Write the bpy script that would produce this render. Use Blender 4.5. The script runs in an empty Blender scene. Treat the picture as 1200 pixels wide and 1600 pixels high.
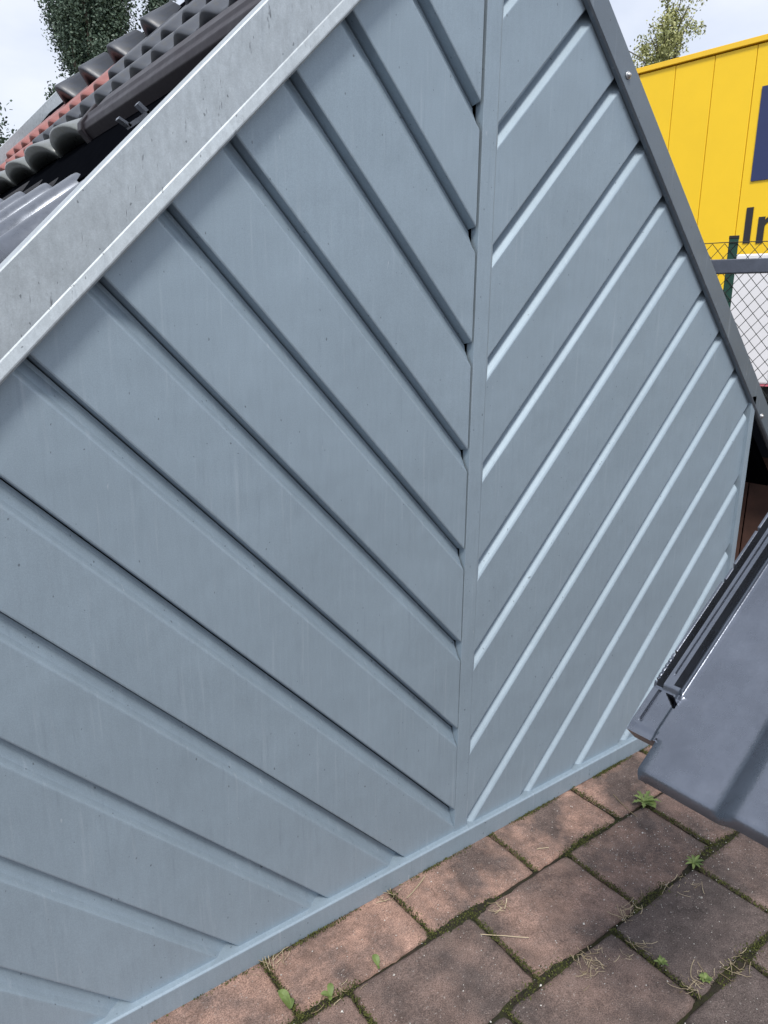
import bpy, bmesh, math, random
import numpy as np
from mathutils import Vector, Matrix, noise
random.seed(7); rng = np.random.default_rng(7)
SC = bpy.context.scene; COL = SC.collection
# ------------------------------------------------------------ camera, sky, sun, exposure
CAM = Vector((-1.0414, -1.0900, 1.2176))
cd = bpy.data.cameras.new('camera'); cam = bpy.data.objects.new('camera', cd); COL.objects.link(cam)
Rr = ((0.80672627, -0.59088874, 0.00657447), (-0.14216279, -0.20486639, -0.96841081), (0.57356993, 0.7803078, -0.24927349))
M = Matrix(((Rr[0][0], -Rr[1][0], -Rr[2][0]), (Rr[0][1], -Rr[1][1], -Rr[2][1]), (Rr[0][2], -Rr[1][2], -Rr[2][2])))
cam.matrix_world = Matrix.Translation(CAM) @ M.to_4x4()
cd.sensor_fit = 'VERTICAL'; cd.sensor_height = 36; cd.sensor_width = 36; cd.lens = 1108.86/1600*36
cd.clip_start = .02; cd.clip_end = 2000
SC.camera = cam
SUN_EL, SUN_AZ = math.radians(56), math.radians(222)     # azimuth from +Y, clockwise
w = bpy.data.worlds.new('World'); SC.world = w; w.use_nodes = True
nt = w.node_tree; nt.nodes.clear()
def wn(t, **k):
    n = nt.nodes.new(t)
    for a, b in k.items(): setattr(n, a, b)
    return n
sky = wn('ShaderNodeTexSky', sky_type='NISHITA', sun_disc=False, sun_elevation=SUN_EL, sun_rotation=SUN_AZ, dust_density=2.0)
tc = wn('ShaderNodeTexCoord'); mp = wn('ShaderNodeMapping'); mp.inputs['Scale'].default_value = (1, 1, 2.2)
nz = wn('ShaderNodeTexNoise'); nz.inputs['Scale'].default_value = 2.1; nz.inputs['Detail'].default_value = 6; nz.inputs['Roughness'].default_value = .55
rp = wn('ShaderNodeValToRGB'); rp.color_ramp.elements[0].position = .36; rp.color_ramp.elements[0].color = (.64, .64, .64, 1)
rp.color_ramp.elements[1].position = .60; rp.color_ramp.elements[1].color = (1, 1, 1, 1)
mx = wn('ShaderNodeMix', data_type='RGBA'); mx.inputs['B'].default_value = (5.7, 6.0, 6.7, 1)
bg = wn('ShaderNodeBackground'); bg.inputs['Strength'].default_value = .1
ow = wn('ShaderNodeOutputWorld')
L = nt.links.new
L(tc.outputs['Generated'], mp.inputs[0]); L(mp.outputs[0], nz.inputs['Vector']); L(nz.outputs[0], rp.inputs[0])
L(rp.outputs[0], mx.inputs['Factor']); L(sky.outputs[0], mx.inputs['A']); L(mx.outputs['Result'], bg.inputs[0]); L(bg.outputs[0], ow.inputs[0])
sd = bpy.data.lights.new('sun', 'SUN'); sd.energy = 1.9; sd.angle = math.radians(12); sd.color = (1, .96, .9)
so = bpy.data.objects.new('sun', sd); COL.objects.link(so)
sv = Vector((math.sin(SUN_AZ)*math.cos(SUN_EL), math.cos(SUN_AZ)*math.cos(SUN_EL), math.sin(SUN_EL)))
so.rotation_euler = sv.to_track_quat('Z', 'Y').to_euler()
SC.view_settings.view_transform = 'Standard'; SC.view_settings.look = 'None'
SC.view_settings.exposure = 0.72; SC.view_settings.gamma = 1
# ------------------------------------------------------------ materials
def mat(name, build):
    m = bpy.data.materials.new(name); m.use_nodes = True
    t = m.node_tree; t.nodes.clear()
    o = t.nodes.new('ShaderNodeOutputMaterial'); b = t.nodes.new('ShaderNodeBsdfPrincipled')
    t.links.new(b.outputs[0], o.inputs[0]); build(t, b); return m
def N(t, ty, **k):
    n = t.nodes.new(ty)
    for a, v in k.items():
        if a.startswith('i_'):
            key = a[2:]; key = int(key) if key.isdigit() else key
            n.inputs[key].default_value = v
        else: setattr(n, a, v)
    return n
def noise_n(t, scale, detail=4, rough=.55, stretch=None, coord='Object'):
    c = N(t, 'ShaderNodeTexCoord'); n = N(t, 'ShaderNodeTexNoise', i_Scale=scale, i_Detail=detail, i_Roughness=rough)
    if stretch:
        m = N(t, 'ShaderNodeMapping', i_Scale=stretch); t.links.new(c.outputs[coord], m.inputs[0]); t.links.new(m.outputs[0], n.inputs['Vector'])
    else: t.links.new(c.outputs[coord], n.inputs['Vector'])
    return n
def ramp(t, src, stops):
    r = N(t, 'ShaderNodeValToRGB'); e = r.color_ramp.elements
    while len(e) < len(stops): e.new(.5)
    for i, (p, c) in enumerate(stops):
        e[i].position = p; e[i].color = (c, c, c, 1) if not hasattr(c, '__len__') else (*c, 1)
    t.links.new(src, r.inputs[0]); return r
def mixc(t, f, a, b, mode='MIX'):
    m = N(t, 'ShaderNodeMix', data_type='RGBA', blend_type=mode)
    for k, v in (('Factor', f), ('A', a), ('B', b)):
        s = [i for i in m.inputs if i.name == k and (i.type == ('VALUE' if k == 'Factor' else 'RGBA'))][0]
        if hasattr(v, 'is_linked'): t.links.new(v, s)
        elif k == 'Factor': s.default_value = v
        else: s.default_value = (*v, 1)
    return [o for o in m.outputs if o.type == 'RGBA'][0]
def bump(t, b, h, strength=.2, dist=.01, prev=None):
    n = N(t, 'ShaderNodeBump', i_Strength=strength, i_Distance=dist); t.links.new(h, n.inputs['Height'])
    if prev: t.links.new(prev, n.inputs['Normal'])
    t.links.new(n.outputs[0], b.inputs['Normal']); return n.outputs[0]
def metal(name, base, rough=.5, metallic=.35, mottled=.0, streak=.12, specks=True):
    def f(t, b):
        big = noise_n(t, 3.2, 3); r1 = ramp(t, big.outputs[0], [(.3, tuple(c*.95 for c in base)), (.7, tuple(c*1.05 for c in base))])
        st = noise_n(t, 110, 6, .72, (1, 1, .12)); r2 = ramp(t, st.outputs[0], [(.25, 1-streak*.5), (.75, 1+streak*.5)])
        c = mixc(t, 1.0, r1.outputs[0], r2.outputs[0], 'MULTIPLY')
        gr = noise_n(t, 620, 2, .6); r3 = ramp(t, gr.outputs[0], [(.3, .92), (.7, 1.08)]); c = mixc(t, 1.0, c, r3.outputs[0], 'MULTIPLY')
        if mottled:
            vo = N(t, 'ShaderNodeTexVoronoi', i_Scale=75); cc = N(t, 'ShaderNodeTexCoord'); nn = noise_n(t, 26, 3)
            mxv = N(t, 'ShaderNodeVectorMath', operation='ADD'); sc = N(t, 'ShaderNodeVectorMath', operation='SCALE', i_Scale=.06)
            t.links.new(nn.outputs['Color'], sc.inputs[0]); t.links.new(cc.outputs['Object'], mxv.inputs[0]); t.links.new(sc.outputs[0], mxv.inputs[1]); t.links.new(mxv.outputs[0], vo.inputs['Vector'])
            rv = ramp(t, vo.outputs['Color'], [(.0, 1-mottled), (1, 1+mottled)]); c = mixc(t, 1.0, c, rv.outputs[0], 'MULTIPLY')
            cl = noise_n(t, 60, 6, .75, (1.3, 1, .5)); rc = ramp(t, cl.outputs[0], [(.33, .88), (.62, 1.06)]); c = mixc(t, 1.0, c, rc.outputs[0], 'MULTIPLY')
            sk = noise_n(t, 75, 3, .55, (1.7, 1, .38)); rs = ramp(t, sk.outputs[0], [(.66, 0), (.74, .8)]); c = mixc(t, rs.outputs[0], c, (.07, .075, .085))
        if specks:
            s1 = noise_n(t, 170, 1, .3, (1, 1, .6)); rs = ramp(t, s1.outputs[0], [(.765, 0), (.79, .55)]); c = mixc(t, rs.outputs[0], c, (.03, .035, .04))
            dr = noise_n(t, 55, 3, .6, (1.6, 1, .07)); rs = ramp(t, dr.outputs[0], [(.60, 0), (.74, .22)]); c = mixc(t, rs.outputs[0], c, (.46, .52, .58))
            dk = noise_n(t, 48, 4, .65, (1.5, 1, .12)); rs = ramp(t, dk.outputs[0], [(.60, 0), (.76, .24)]); c = mixc(t, rs.outputs[0], c, (.13, .165, .21))
            s2 = noise_n(t, 46, 3, .6, (2.2, 1, .5)); rs = ramp(t, s2.outputs[0], [(.715, 0), (.79, .55)]); c = mixc(t, rs.outputs[0], c, (.62, .66, .7))
        t.links.new(c, b.inputs['Base Color'])
        rr = ramp(t, st.outputs[0], [(.3, rough-.03), (.7, rough+.04)]); t.links.new(rr.outputs[0], b.inputs['Roughness'])
        b.inputs['Metallic'].default_value = metallic
        oc = noise_n(t, 7.5, 2, .45); p = bump(t, b, oc.outputs[0], .20, .02)
        bump(t, b, gr.outputs[0], .05, .002, p)
    return mat(name, f)
ZINC = metal('slate_zinc', (.272, .343, .404), .55, .30)
DARKZ = metal('dark_grey_zinc', (.150, .182, .215), .42, .4, streak=.1)
GALV = metal('galvanised_steel', (.42, .465, .495), .45, .45, mottled=.05, streak=.10)
def plain(name, base, rough=.6, metallic=0, var=.15, scale=20, bmp=.15, spec=None):
    def f(t, b):
        n = noise_n(t, scale, 5, .6); r = ramp(t, n.outputs[0], [(.3, tuple(c*(1-var) for c in base)), (.7, tuple(c*(1+var) for c in base))])
        t.links.new(r.outputs[0], b.inputs['Base Color']); b.inputs['Roughness'].default_value = rough; b.inputs['Metallic'].default_value = metallic
        if bmp:
            n2 = noise_n(t, scale*9, 3); bump(t, b, n2.outputs[0], bmp, .003)
        if spec is not None: b.inputs['Specular IOR Level'].default_value = spec
    return mat(name, f)
BLACK = plain('shade_black', (.003, .0035, .005), .9, bmp=0, spec=0)  # near-black, no specular: shade in gaps and under decks put into the colour
SCREW = plain('bright_steel', (.55, .56, .57), .28, .9, .05)
def engobe(name, base, rough, dirt=(.2, .19, .15), dirty=.5, met=0.):
    def f(t, b):
        n = noise_n(t, 16, 5, .65); r = ramp(t, n.outputs[0], [(.3, tuple(c*.85 for c in base)), (.7, tuple(c*1.15 for c in base))])
        d = noise_n(t, 38, 6, .7); rd = ramp(t, d.outputs[0], [(.52, 0), (.72, dirty)])
        c = mixc(t, rd.outputs[0], r.outputs[0], dirt); t.links.new(c, b.inputs['Base Color'])
        rr = ramp(t, n.outputs[0], [(.3, rough-.05), (.7, rough+.1)]); t.links.new(rr.outputs[0], b.inputs['Roughness'])
        b.inputs['Metallic'].default_value = met
        g = noise_n(t, 330, 2); bump(t, b, g.outputs[0], .12, .002)
    return mat(name, f)
T_DARK = engobe('anthracite_tile', (.062, .070, .086), .42, (.085, .08, .06), .5, .15)
T_RED = engobe('red_clay_tile', (.29, .105, .092), .42, (.26, .18, .15), .4)
T_PALE = engobe('weathered_glaze', (.15, .165, .165), .3, (.13, .13, .085), .7)
T_MAROON = engobe('maroon_trim', (.018, .014, .020), .5, (.05, .043, .046), .35)
T_GLOSS = engobe('blue_grey_glaze', (.155, .172, .205), .27, (.18, .19, .20), .2, .5)
T_MATT = engobe('matt_black_tile', (.022, .023, .028), .75, (.04, .04, .045), .5)
T_FLAT = engobe('slate_engobe', (.178, .197, .236), .26, (.18, .19, .22), .25, .85)
WOODB = plain('brown_timber', (.050, .022, .015), .75, 0, .35, 9)
WOODL = plain('pale_offcut', (.42, .38, .33), .8, 0, .3, 30)
BRICKO = plain('orange_rubble', (.45, .2, .11), .9, 0, .3, 30)
YEL = plain('yellow_panel', (.95, .615, .012), .45, 0, .025, 1.2, 0)
YCAP = plain('yellow_cap', (.93, .58, .03), .5, 0, .03, 1.2, 0)
BLUE = plain('navy_sign', (.022, .035, .12), .45, 0, .05, 2, 0)
INK = plain('black_letter', (.018, .018, .024), .5, 0, .05, 2, 0)
WHITE = plain('white_trailer', (.76, .76, .79), .5, 0, .05, 1.5, 0)
REDS = plain('red_stripe', (.55, .14, .18), .5, 0, .1, 6, 0)
RUB = plain('black_rubber', (.02, .02, .02), .8)
GREENP = plain('green_coated_steel', (.008, .055, .04), .45)
WIRE = plain('dark_wire', (.05, .055, .05), .5, .4)
BARM = plain('blue_grey_steel', (.085, .10, .135), .45, .3)
BARK = plain('bark', (.10, .085, .065), .9, 0, .3, 12)
def leafmat(name, a, bcol, rough=.55):
    def f(t, b):
        o = N(t, 'ShaderNodeAttribute', attribute_name='tint'); r = ramp(t, o.outputs['Fac'], [(0, a), (1, bcol)])
        t.links.new(r.outputs[0], b.inputs['Base Color']); b.inputs['Roughness'].default_value = rough
        b.inputs['Subsurface Weight'].default_value = 0
        b.inputs['Transmission Weight'].default_value = 0
    return mat(name, f)
POPL = leafmat('poplar_leaf', (.042, .076, .058), (.105, .155, .105))
LIGHTL = leafmat('pale_leaf', (.22, .25, .09), (.50, .50, .22))
WEED = leafmat('weed_leaf', (.04, .075, .018), (.19, .25, .07))
STRAW = leafmat('dry_straw', (.22, .17, .10), (.55, .47, .33))
MOSSM = leafmat('moss', (.018, .022, .005), (.095, .105, .02), .9)
PEB = leafmat('pebble', (.25, .24, .22), (.68, .66, .62), .8)
def paverf(t, b):
    oi = N(t, 'ShaderNodeObjectInfo'); c = oi.outputs['Color']
    co = N(t, 'ShaderNodeTexCoord'); geo = N(t, 'ShaderNodeNewGeometry')
    def nz(s, d, r, src=geo.outputs['Position']):
        n = N(t, 'ShaderNodeTexNoise', i_Scale=s, i_Detail=d, i_Roughness=r); t.links.new(src, n.inputs['Vector']); return n
    a = nz(5.5, 5, .62); ra = ramp(t, a.outputs[0], [(.34, .0), (.60, .9)])
    c1 = mixc(t, ra.outputs[0], c, (.092, .074, .069))
    d = nz(26, 6, .7); rd = ramp(t, d.outputs[0], [(.3, .62), (.7, 1.3)]); c2 = mixc(t, 1.0, c1, rd.outputs[0], 'MULTIPLY')
    g = nz(420, 3, .75); rg = ramp(t, g.outputs[0], [(.32, .4), (.68, 1.6)]); c3 = mixc(t, 1.0, c2, rg.outputs[0], 'MULTIPLY')
    s = nz(240, 1, .4); rs = ramp(t, s.outputs[0], [(.70, 0), (.76, .55)]); c4 = mixc(t, rs.outputs[0], c3, (.40, .36, .33))
    l = nz(60, 3, .6); rl = ramp(t, l.outputs[0], [(.69, 0), (.75, .45)]); c5 = mixc(t, rl.outputs[0], c4, (.30, .28, .26))
    m = nz(13, 4, .6); rm = ramp(t, m.outputs[0], [(.64, 0), (.78, .35)]); c6 = mixc(t, rm.outputs[0], c5, (.045, .043, .03))
    t.links.new(c6, b.inputs['Base Color']); b.inputs['Roughness'].default_value = .86; b.inputs['Specular IOR Level'].default_value = .3
    p = bump(t, b, g.outputs[0], .5, .002); p = bump(t, b, d.outputs[0], .35, .004, p)
PAVER = mat('concrete_paver', paverf)
def soilf(t, b):
    n = noise_n(t, 22, 6, .7); r = ramp(t, n.outputs[0], [(.36, (.050, .036, .024)), (.5, (.022, .018, .010)), (.60, (.028, .030, .008)), (.72, (.070, .075, .014))])
    t.links.new(r.outputs[0], b.inputs['Base Color']); b.inputs['Roughness'].default_value = .95
    g = noise_n(t, 420, 4, .8); bump(t, b, g.outputs[0], .9, .004)
SOIL = mat('mossy_soil', soilf)
GROUND = plain('asphalt_yard', (.085, .083, .08), .9, 0, .25, 3)
# ------------------------------------------------------------ object helpers
WL = {}
def link(o, parent=None):
    COL.objects.link(o)
    if parent is not None:
        o.parent = parent; pw = WL.get(parent.name, Vector((0, 0, 0)))
        o.location = Vector(o.location) - pw; WL[o.name] = Vector(o.location) + pw
    else: WL[o.name] = Vector(o.location)
    return o
def tag(o, label=None, cat=None, group=None, kind=None):
    for k, v in (('label', label), ('category', cat), ('group', group), ('kind', kind)):
        if v: o[k] = v
    return o
def thing(name, label, cat, loc=(0, 0, 0), group=None):
    o = bpy.data.objects.new(name, None); o.empty_display_size = .1; o.location = loc; link(o); return tag(o, label, cat, group)
def mobj(name, me, mt, parent=None, smooth=False):
    if mt and not me.materials: me.materials.append(mt)
    if smooth: me.polygons.foreach_set('use_smooth', [True]*len(me.polygons))
    return link(bpy.data.objects.new(name, me), parent)
def pyd(name, v, f, mt, parent=None, smooth=False):
    me = bpy.data.meshes.new(name); me.from_pydata([tuple(p) for p in v], [], f); me.update(); return mobj(name, me, mt, parent, smooth)
def bmo(name, bm, mt, parent=None, smooth=False):
    bmesh.ops.recalc_face_normals(bm, faces=bm.faces)
    me = bpy.data.meshes.new(name); bm.to_mesh(me); bm.free(); return mobj(name, me, mt, parent, smooth)
def box_bm(bm, c, ax, ay, az, hx, hy, hz, bev=0):
    """oriented box: centre c, unit axes, half sizes"""
    c, ax, ay, az = map(Vector, (c, ax, ay, az)); vs = []
    for sx in (-1, 1):
        for sy in (-1, 1):
            for sz in (-1, 1): vs.append(bm.verts.new(c+ax*hx*sx+ay*hy*sy+az*hz*sz))
    fs = [bm.faces.new([vs[i] for i in q]) for q in ((0, 1, 3, 2), (4, 6, 7, 5), (0, 4, 5, 1), (2, 3, 7, 6), (0, 2, 6, 4), (1, 5, 7, 3))]
    if bev:
        es = list({e for f in fs for e in f.edges}); bmesh.ops.bevel(bm, geom=es, offset=bev, segments=2, affect='EDGES', profile=.6)
X, Y, Z = Vector((1, 0, 0)), Vector((0, 1, 0)), Vector((0, 0, 1))
def box(name, lo, hi, mt, parent=None, bev=0):
    bm = bmesh.new(); lo, hi = Vector(lo), Vector(hi); h = (hi-lo)/2
    box_bm(bm, (lo+hi)/2, X, Y, Z, h.x, h.y, h.z, bev); return bmo(name, bm, mt, parent)
def tube_bm(bm, pts, rads, n=8, caps=True):
    pts = [Vector(p) for p in pts]; rings = []
    for i, p in enumerate(pts):
        d = (pts[min(i+1, len(pts)-1)]-pts[max(i-1, 0)]).normalized(); a = d.orthogonal().normalized(); b = d.cross(a)
        r = rads[i] if hasattr(rads, '__len__') else rads
        rings.append([bm.verts.new(p+(a*math.cos(k*2*math.pi/n)+b*math.sin(k*2*math.pi/n))*r) for k in range(n)])
    for A, B in zip(rings, rings[1:]):
        for k in range(n): bm.faces.new((A[k], A[(k+1) % n], B[(k+1) % n], B[k]))
    if caps: bm.faces.new(rings[0][::-1]); bm.faces.new(rings[-1])
def extrude_profile(prof, p0, p1, ax, ay):
    """sweep closed/open 2D profile (list of (a,b)) along p0->p1"""
    p0, p1, ax, ay = map(Vector, (p0, p1, ax, ay)); n = len(prof)
    v = [p0+ax*a+ay*b for a, b in prof]+[p1+ax*a+ay*b for a, b in prof]
    f = [(i, (i+1) % n, n+(i+1) % n, n+i) for i in range(n)]+[tuple(range(n))[::-1], tuple(range(n, 2*n))]
    return v, f
# ------------------------------------------------------------ ground
pyd('ground', [(-400, -400, -.07), (600, -400, -.07), (600, 600, -.07), (-400, 600, -.07)], [(0, 1, 2, 3)], GROUND)
tag(bpy.data.objects['ground'], kind='structure')
pav = bpy.data.objects.new('pavement', None); link(pav); tag(pav, kind='structure')
PW, PD, GAP, GZ = .3181, .2045, .0075, -.018
rows = []   # (y_top, list of joint x)
for r in range(-1, 12):
    yt = -.1686+PD-r*PD*1.005          # r=0: the row against the wall
    off = {0: -.228, 1: -.1247, 2: .0925}.get(r, -.228+(.16 if r % 2 else 0)+random.uniform(-.02, .02))
    rows.append((yt, off))
vars_ = []
def paver_mesh(i):
    nx, ny = 13, 9; hw, hd = (PW-GAP)/2, (PD-GAP)/2; v = []; f = []
    sx = random.uniform(-.002, .002); tl = random.uniform(-.0025, .0025), random.uniform(-.0025, .0025); o = Vector((i*7.3, i*3.1, 0))
    us = [-1, -.965, -.9]+[-.72+1.44*k/(nx-7) for k in range(nx-6)]+[.9, .965, 1]; vs_ = [-1, -.945, -.85]+[-.6+1.2*k/(ny-7) for k in range(ny-6)]+[.85, .945, 1]
    for b in vs_:
        for a in us:
            x_, y_ = a*hw, b*hd
            e = min(hw-abs(x_), hd-abs(y_))
            jx = noise.noise(Vector((x_*22, y_*22, i*5.7)))*.0035; jy = noise.noise(Vector((x_*22+9, y_*22, i*5.7)))*.0035
            z = -.0045 if e < .002 else (-.0010 if e < .008 else 0)
            cr = (abs(a) > .93) and (abs(b) > .93)
            if cr: x_ *= .985; y_ *= .975
            z += noise.noise(Vector((x_*13, y_*13, i*3.3)))*.0016+(noise.noise(Vector((x_*45, y_*45, i)))*.0022 if e < .01 else 0)+tl[0]*a+tl[1]*b
            v.append((x_+jx, y_+jy, z))
    for r in range(ny-1):
        for c in range(nx-1): f.append((r*nx+c, r*nx+c+1, (r+1)*nx+c+1, (r+1)*nx+c))
    rim = [c for c in range(nx)]+[r*nx+nx-1 for r in range(1, ny)]+[(ny-1)*nx+c for c in range(nx-2, -1, -1)]+[r*nx for r in range(ny-2, 0, -1)]
    b0 = len(v)
    for q in rim: v.append((v[q][0], v[q][1], -.06))
    k = len(rim)
    for j in range(k): f.append((rim[j], b0+j, b0+(j+1) % k, rim[(j+1) % k]))
    me = bpy.data.meshes.new('paver'); me.from_pydata(v, [], f); me.update(); me.materials.append(PAVER)
    me.polygons.foreach_set('use_smooth', [True]*len(me.polygons)); return me
pmeshes = [paver_mesh(i) for i in range(9)]
JX = []
for ri, (yt, off) in enumerate(rows):
    yc = yt-PD/2
    for k in range(-7, 10):
        xj = off+k*PW
        if xj < -2.3 or xj > 2.6: continue
        o = bpy.data.objects.new('paver', pmeshes[(ri*5+k*3) % 9]); o.location = (xj+PW/2, yc, GZ+random.uniform(-.002, .001))
        o.rotation_euler.z = random.uniform(-.006, .006)
        red = max(0, min(1, 1.22+(yc+.02)*3.1+random.uniform(-.15, .15)))
        if ri > 2: red = random.uniform(0, .3)
        base = Vector((.118, .094, .088)).lerp(Vector((.42, .26, .20)), red)
        o.color = (*base, 1); link(o, pav); JX.append((xj, yt))
# mossy soil in the joints
gx, gy = np.arange(-1.15, 1.3, .008), np.arange(-1.35, .0, .008)
v = []; 
for yy in gy:
    for xx in gx:
        n1 = noise.noise(Vector((xx*9, yy*9, 2.2))); n2 = noise.noise(Vector((xx*60, yy*60, 7)))
        z = -.011+.006*n1+.005*n2
        for jy, am in ((-.1686, .006), (-.3736, .012), (-.580, .012)):
            if abs(yy-jy) < .014: z += am*max(0, .6+noise.noise(Vector((xx*5, jy*3, 4)))*1.2)
        v.append((xx, yy, GZ+max(-.028, z)))
nx = len(gx); f = [(r*nx+c, r*nx+c+1, (r+1)*nx+c+1, (r+1)*nx+c) for r in range(len(gy)-1) for c in range(nx-1)]
tag(pyd('joint_soil', v, f, SOIL, None, True), kind='stuff', label='dark mossy soil filling the joints between the pavers', cat='soil')
def quads_obj(name, V, tint, mt, parent=None, nv=4):
    """V: (n,nv,3) array of separate faces"""
    n = len(V); me = bpy.data.meshes.new(name); me.vertices.add(n*nv); me.loops.add(n*nv); me.polygons.add(n)
    me.vertices.foreach_set('co', np.asarray(V, dtype=np.float32).ravel()); me.loops.foreach_set('vertex_index', np.arange(n*nv, dtype=np.int32))
    me.polygons.foreach_set('loop_start', np.arange(0, n*nv, nv, dtype=np.int32)); me.polygons.foreach_set('loop_total', np.full(n, nv, dtype=np.int32))
    at = me.attributes.new('tint', 'FLOAT', 'FACE'); at.data.foreach_set('value', np.asarray(tint, dtype=np.float32)); me.update(calc_edges=True)
    return mobj(name, me, mt, parent)
# moss tufts along joints
def joint_points(n):
    P = []
    while len(P) < n:
        if random.random() < .78:
            jy = random.choice((-.1686, -.3736, -.3736, -.580, -.580)); xx = random.uniform(-.75, .85); d = noise.noise(Vector((xx*5, jy*3, 4)))
            if random.random() < .12+d*1.9: P.append((xx, jy+random.gauss(0, .0075), 0))
        else:
            xj, yt = random.choice([q for q in JX if -.6 < q[0] < .8 and -.7 < q[1] < .1]); yy = yt-random.random()*PD
            P.append((xj+random.gauss(0, .004), yy, 0))
    return P
V = []; T = []
for (a, b, c) in joint_points(24000)+[(q, -.0155-abs(random.gauss(0, .004)), 0) for q in (random.uniform(-.8, .8) for _ in range(9000)) if noise.noise(Vector((q*6, 1, 1))) > random.uniform(-.1, .35)]:
    s = random.uniform(.0014, .0036); d = Vector((random.gauss(0, 1), random.gauss(0, 1), random.uniform(.3, 1.4))).normalized(); e = d.orthogonal().normalized()*s*.5
    p = Vector((a, b, GZ+random.uniform(-.004, .004))); V.append([p-e, p+e, p+d*s*1.3]); T.append(random.random())
tag(quads_obj('moss', V, T, MOSSM, None, 3), 'dark green moss tufts growing along the joints of the pavers', 'moss', kind='stuff')
# dry straw and grit on the paving
V = []; T = []
def straw(p, ang, ln, wd=.0011, lift=.004):
    d = Vector((math.cos(ang), math.sin(ang), 0)); n_ = Vector((-d.y, d.x, 0)); p = Vector(p); k = 4; bend = random.gauss(0, .05)*ln
    pts = [p+d*(ln*(i/k-.5))+n_*bend*(1-(2*i/k-1)**2)+Z*(GZ+.003+lift*random.random()*(1 if i in (0, k) else .4)) for i in range(k+1)]
    t0 = random.random()
    for i in range(k): V.append([pts[i]-n_*wd, pts[i+1]-n_*wd, pts[i+1]+n_*wd, pts[i]+n_*wd]); T.append(t0)
    for i in range(k): V.append([pts[i]-Z*wd, pts[i+1]-Z*wd, pts[i+1]+Z*wd, pts[i]+Z*wd]); T.append(t0)
for (cx, cy, n, sp) in ((0.1646, -0.3736, 16, .028), (-0.0231, -0.4172, 14, .03), (-0.0637, -0.198, 8, .02), (0.3199, -0.3796, 7, .03), (0.0763, -0.4405, 9, .03), (-0.015, -0.3898, 10, .03), (0.127, -0.5522, 16, .03), (0.3503, -0.4202, 5, .03), (-0.5224, -0.0346, 10, .025), (-0.2383, -0.0245, 6, .02), (0.2184, -0.5826, 10, .03), (-0.4615, -0.1665, 5, .03)):
    for i in range(int(n*1.6)): straw((cx+random.gauss(0, sp*.8), cy+random.gauss(0, sp*.32), 0), random.uniform(0, math.pi), random.uniform(.010, .05)*random.uniform(.5, 1), random.uniform(.0003, .0008), .008)
straw((.459, -.148, 0), 1.25, .10, .0013); straw((-.175, -.045, 0), .35, .08, .0012); straw((.155, -.13, 0), 2.6, .03, .001); straw((-.11, -.26, 0), 2.4, .10, .0009)
tag(quads_obj('dry_straw', V, T, STRAW), 'bleached dry grass stalks lying in and over the paver joints', 'dry grass', kind='stuff')
V = []; T = []
for i in range(900):
    a, b = random.uniform(-.8, .9), random.uniform(-.75, -.035); s = random.uniform(.0008, .002)*(2.2 if random.random() < .04 else 1)
    if random.random() < .4: a, b = random.gauss(.4, .16), random.gauss(-.3, .1)
    if b > -.035: continue
    an = random.random()*6
    p = [Vector((a+math.cos(an+q*1.57)*s*random.uniform(.6, 1.2), b+math.sin(an+q*1.57)*s*random.uniform(.5, 1.), GZ+.0032)) for q in range(4)]; ap = Vector((a, b, GZ+.0032+s*.8))
    for q in range(4): V.append([p[q], p[(q+1) % 4], ap]); T.append(random.random())
tag(quads_obj('grit', V, T, PEB, None, 3), 'pale grit and crumbs scattered over the pavers', 'grit', kind='stuff')
# weeds
def leaf_faces(p, ang, ln, wd, el, tint, lobed=False, V=None, T=None):
    p = Vector(p); d = Vector((math.cos(ang), math.sin(ang), 0)); s = Vector((-d.y, d.x, 0)); k = 7; prev = None
    for i in range(k+1):
        t = i/k; q = p+d*ln*t*math.cos(el)+Z*(ln*math.sin(el)*t-.55*ln*t*t*math.sin(el)*1.1+.002)
        wdt = wd*math.sin(math.pi*min(1, t*.9+.08))**.8*(1 if not lobed or i % 2 else .45)
        cur = (q-s*wdt+Z*wdt*.35, q, q+s*wdt+Z*wdt*.35)
        if prev:
            V.append([prev[0], cur[0], cur[1], prev[1]]); V.append([prev[1], cur[1], cur[2], prev[2]]); T += [tint, min(1, tint+.12)]
        prev = cur
def weed(name, label, cat, c, leaves, group=None):
    V = []; T = []
    for (a, ln, wd, el, lob) in leaves: leaf_faces((0, 0, 0), a, ln, wd, el, random.uniform(.1, .9), lob, V, T)
    o = thing(name, label, cat, c, group)
    me = quads_obj('leaf', [[q+Vector(c) for q in fc] for fc in V], T, WEED, o); return o
weed('dandelion', 'green toothed dandelion rosette in the joint below the big grey tile', 'weed', (0.5127, -0.1696, GZ+.004), [(a, random.uniform(.035, .055), .0075, random.uniform(.25, .7), True) for a in (0.3, 1.2, 2.0, 2.9, 3.7, 4.4, 5.2, 5.9)]+[(4.6, .04, .012, .3, False), (5.0, .035, .012, .35, False)])
weed('star_weed', 'small star shaped weed rooted in the wide mossy joint', 'weed', (0.4071, -0.3776, GZ+.006), [(a*.7+.1, random.uniform(.02, .032), .0035, random.uniform(.3, .8), False) for a in range(9)])
weed('plantain_weed', 'bright green upright pointed leaf in the leftmost paver joint', 'weed', (-0.5529, -0.1412, GZ+.002), [(1.9, .062, .0095, 1.05, False), (2.2, .05, .006, 1.2, False), (.8, .025, .005, .9, False)])
weed('seedling', 'two leaved green seedling between the pointed leaf and the lone round leaf', 'weed', (-0.4788, -0.1645, GZ+.002), [(1.1, .034, .0065, .95, False), (2.6, .028, .006, .8, False), (4, .012, .004, .5, False)])
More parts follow.
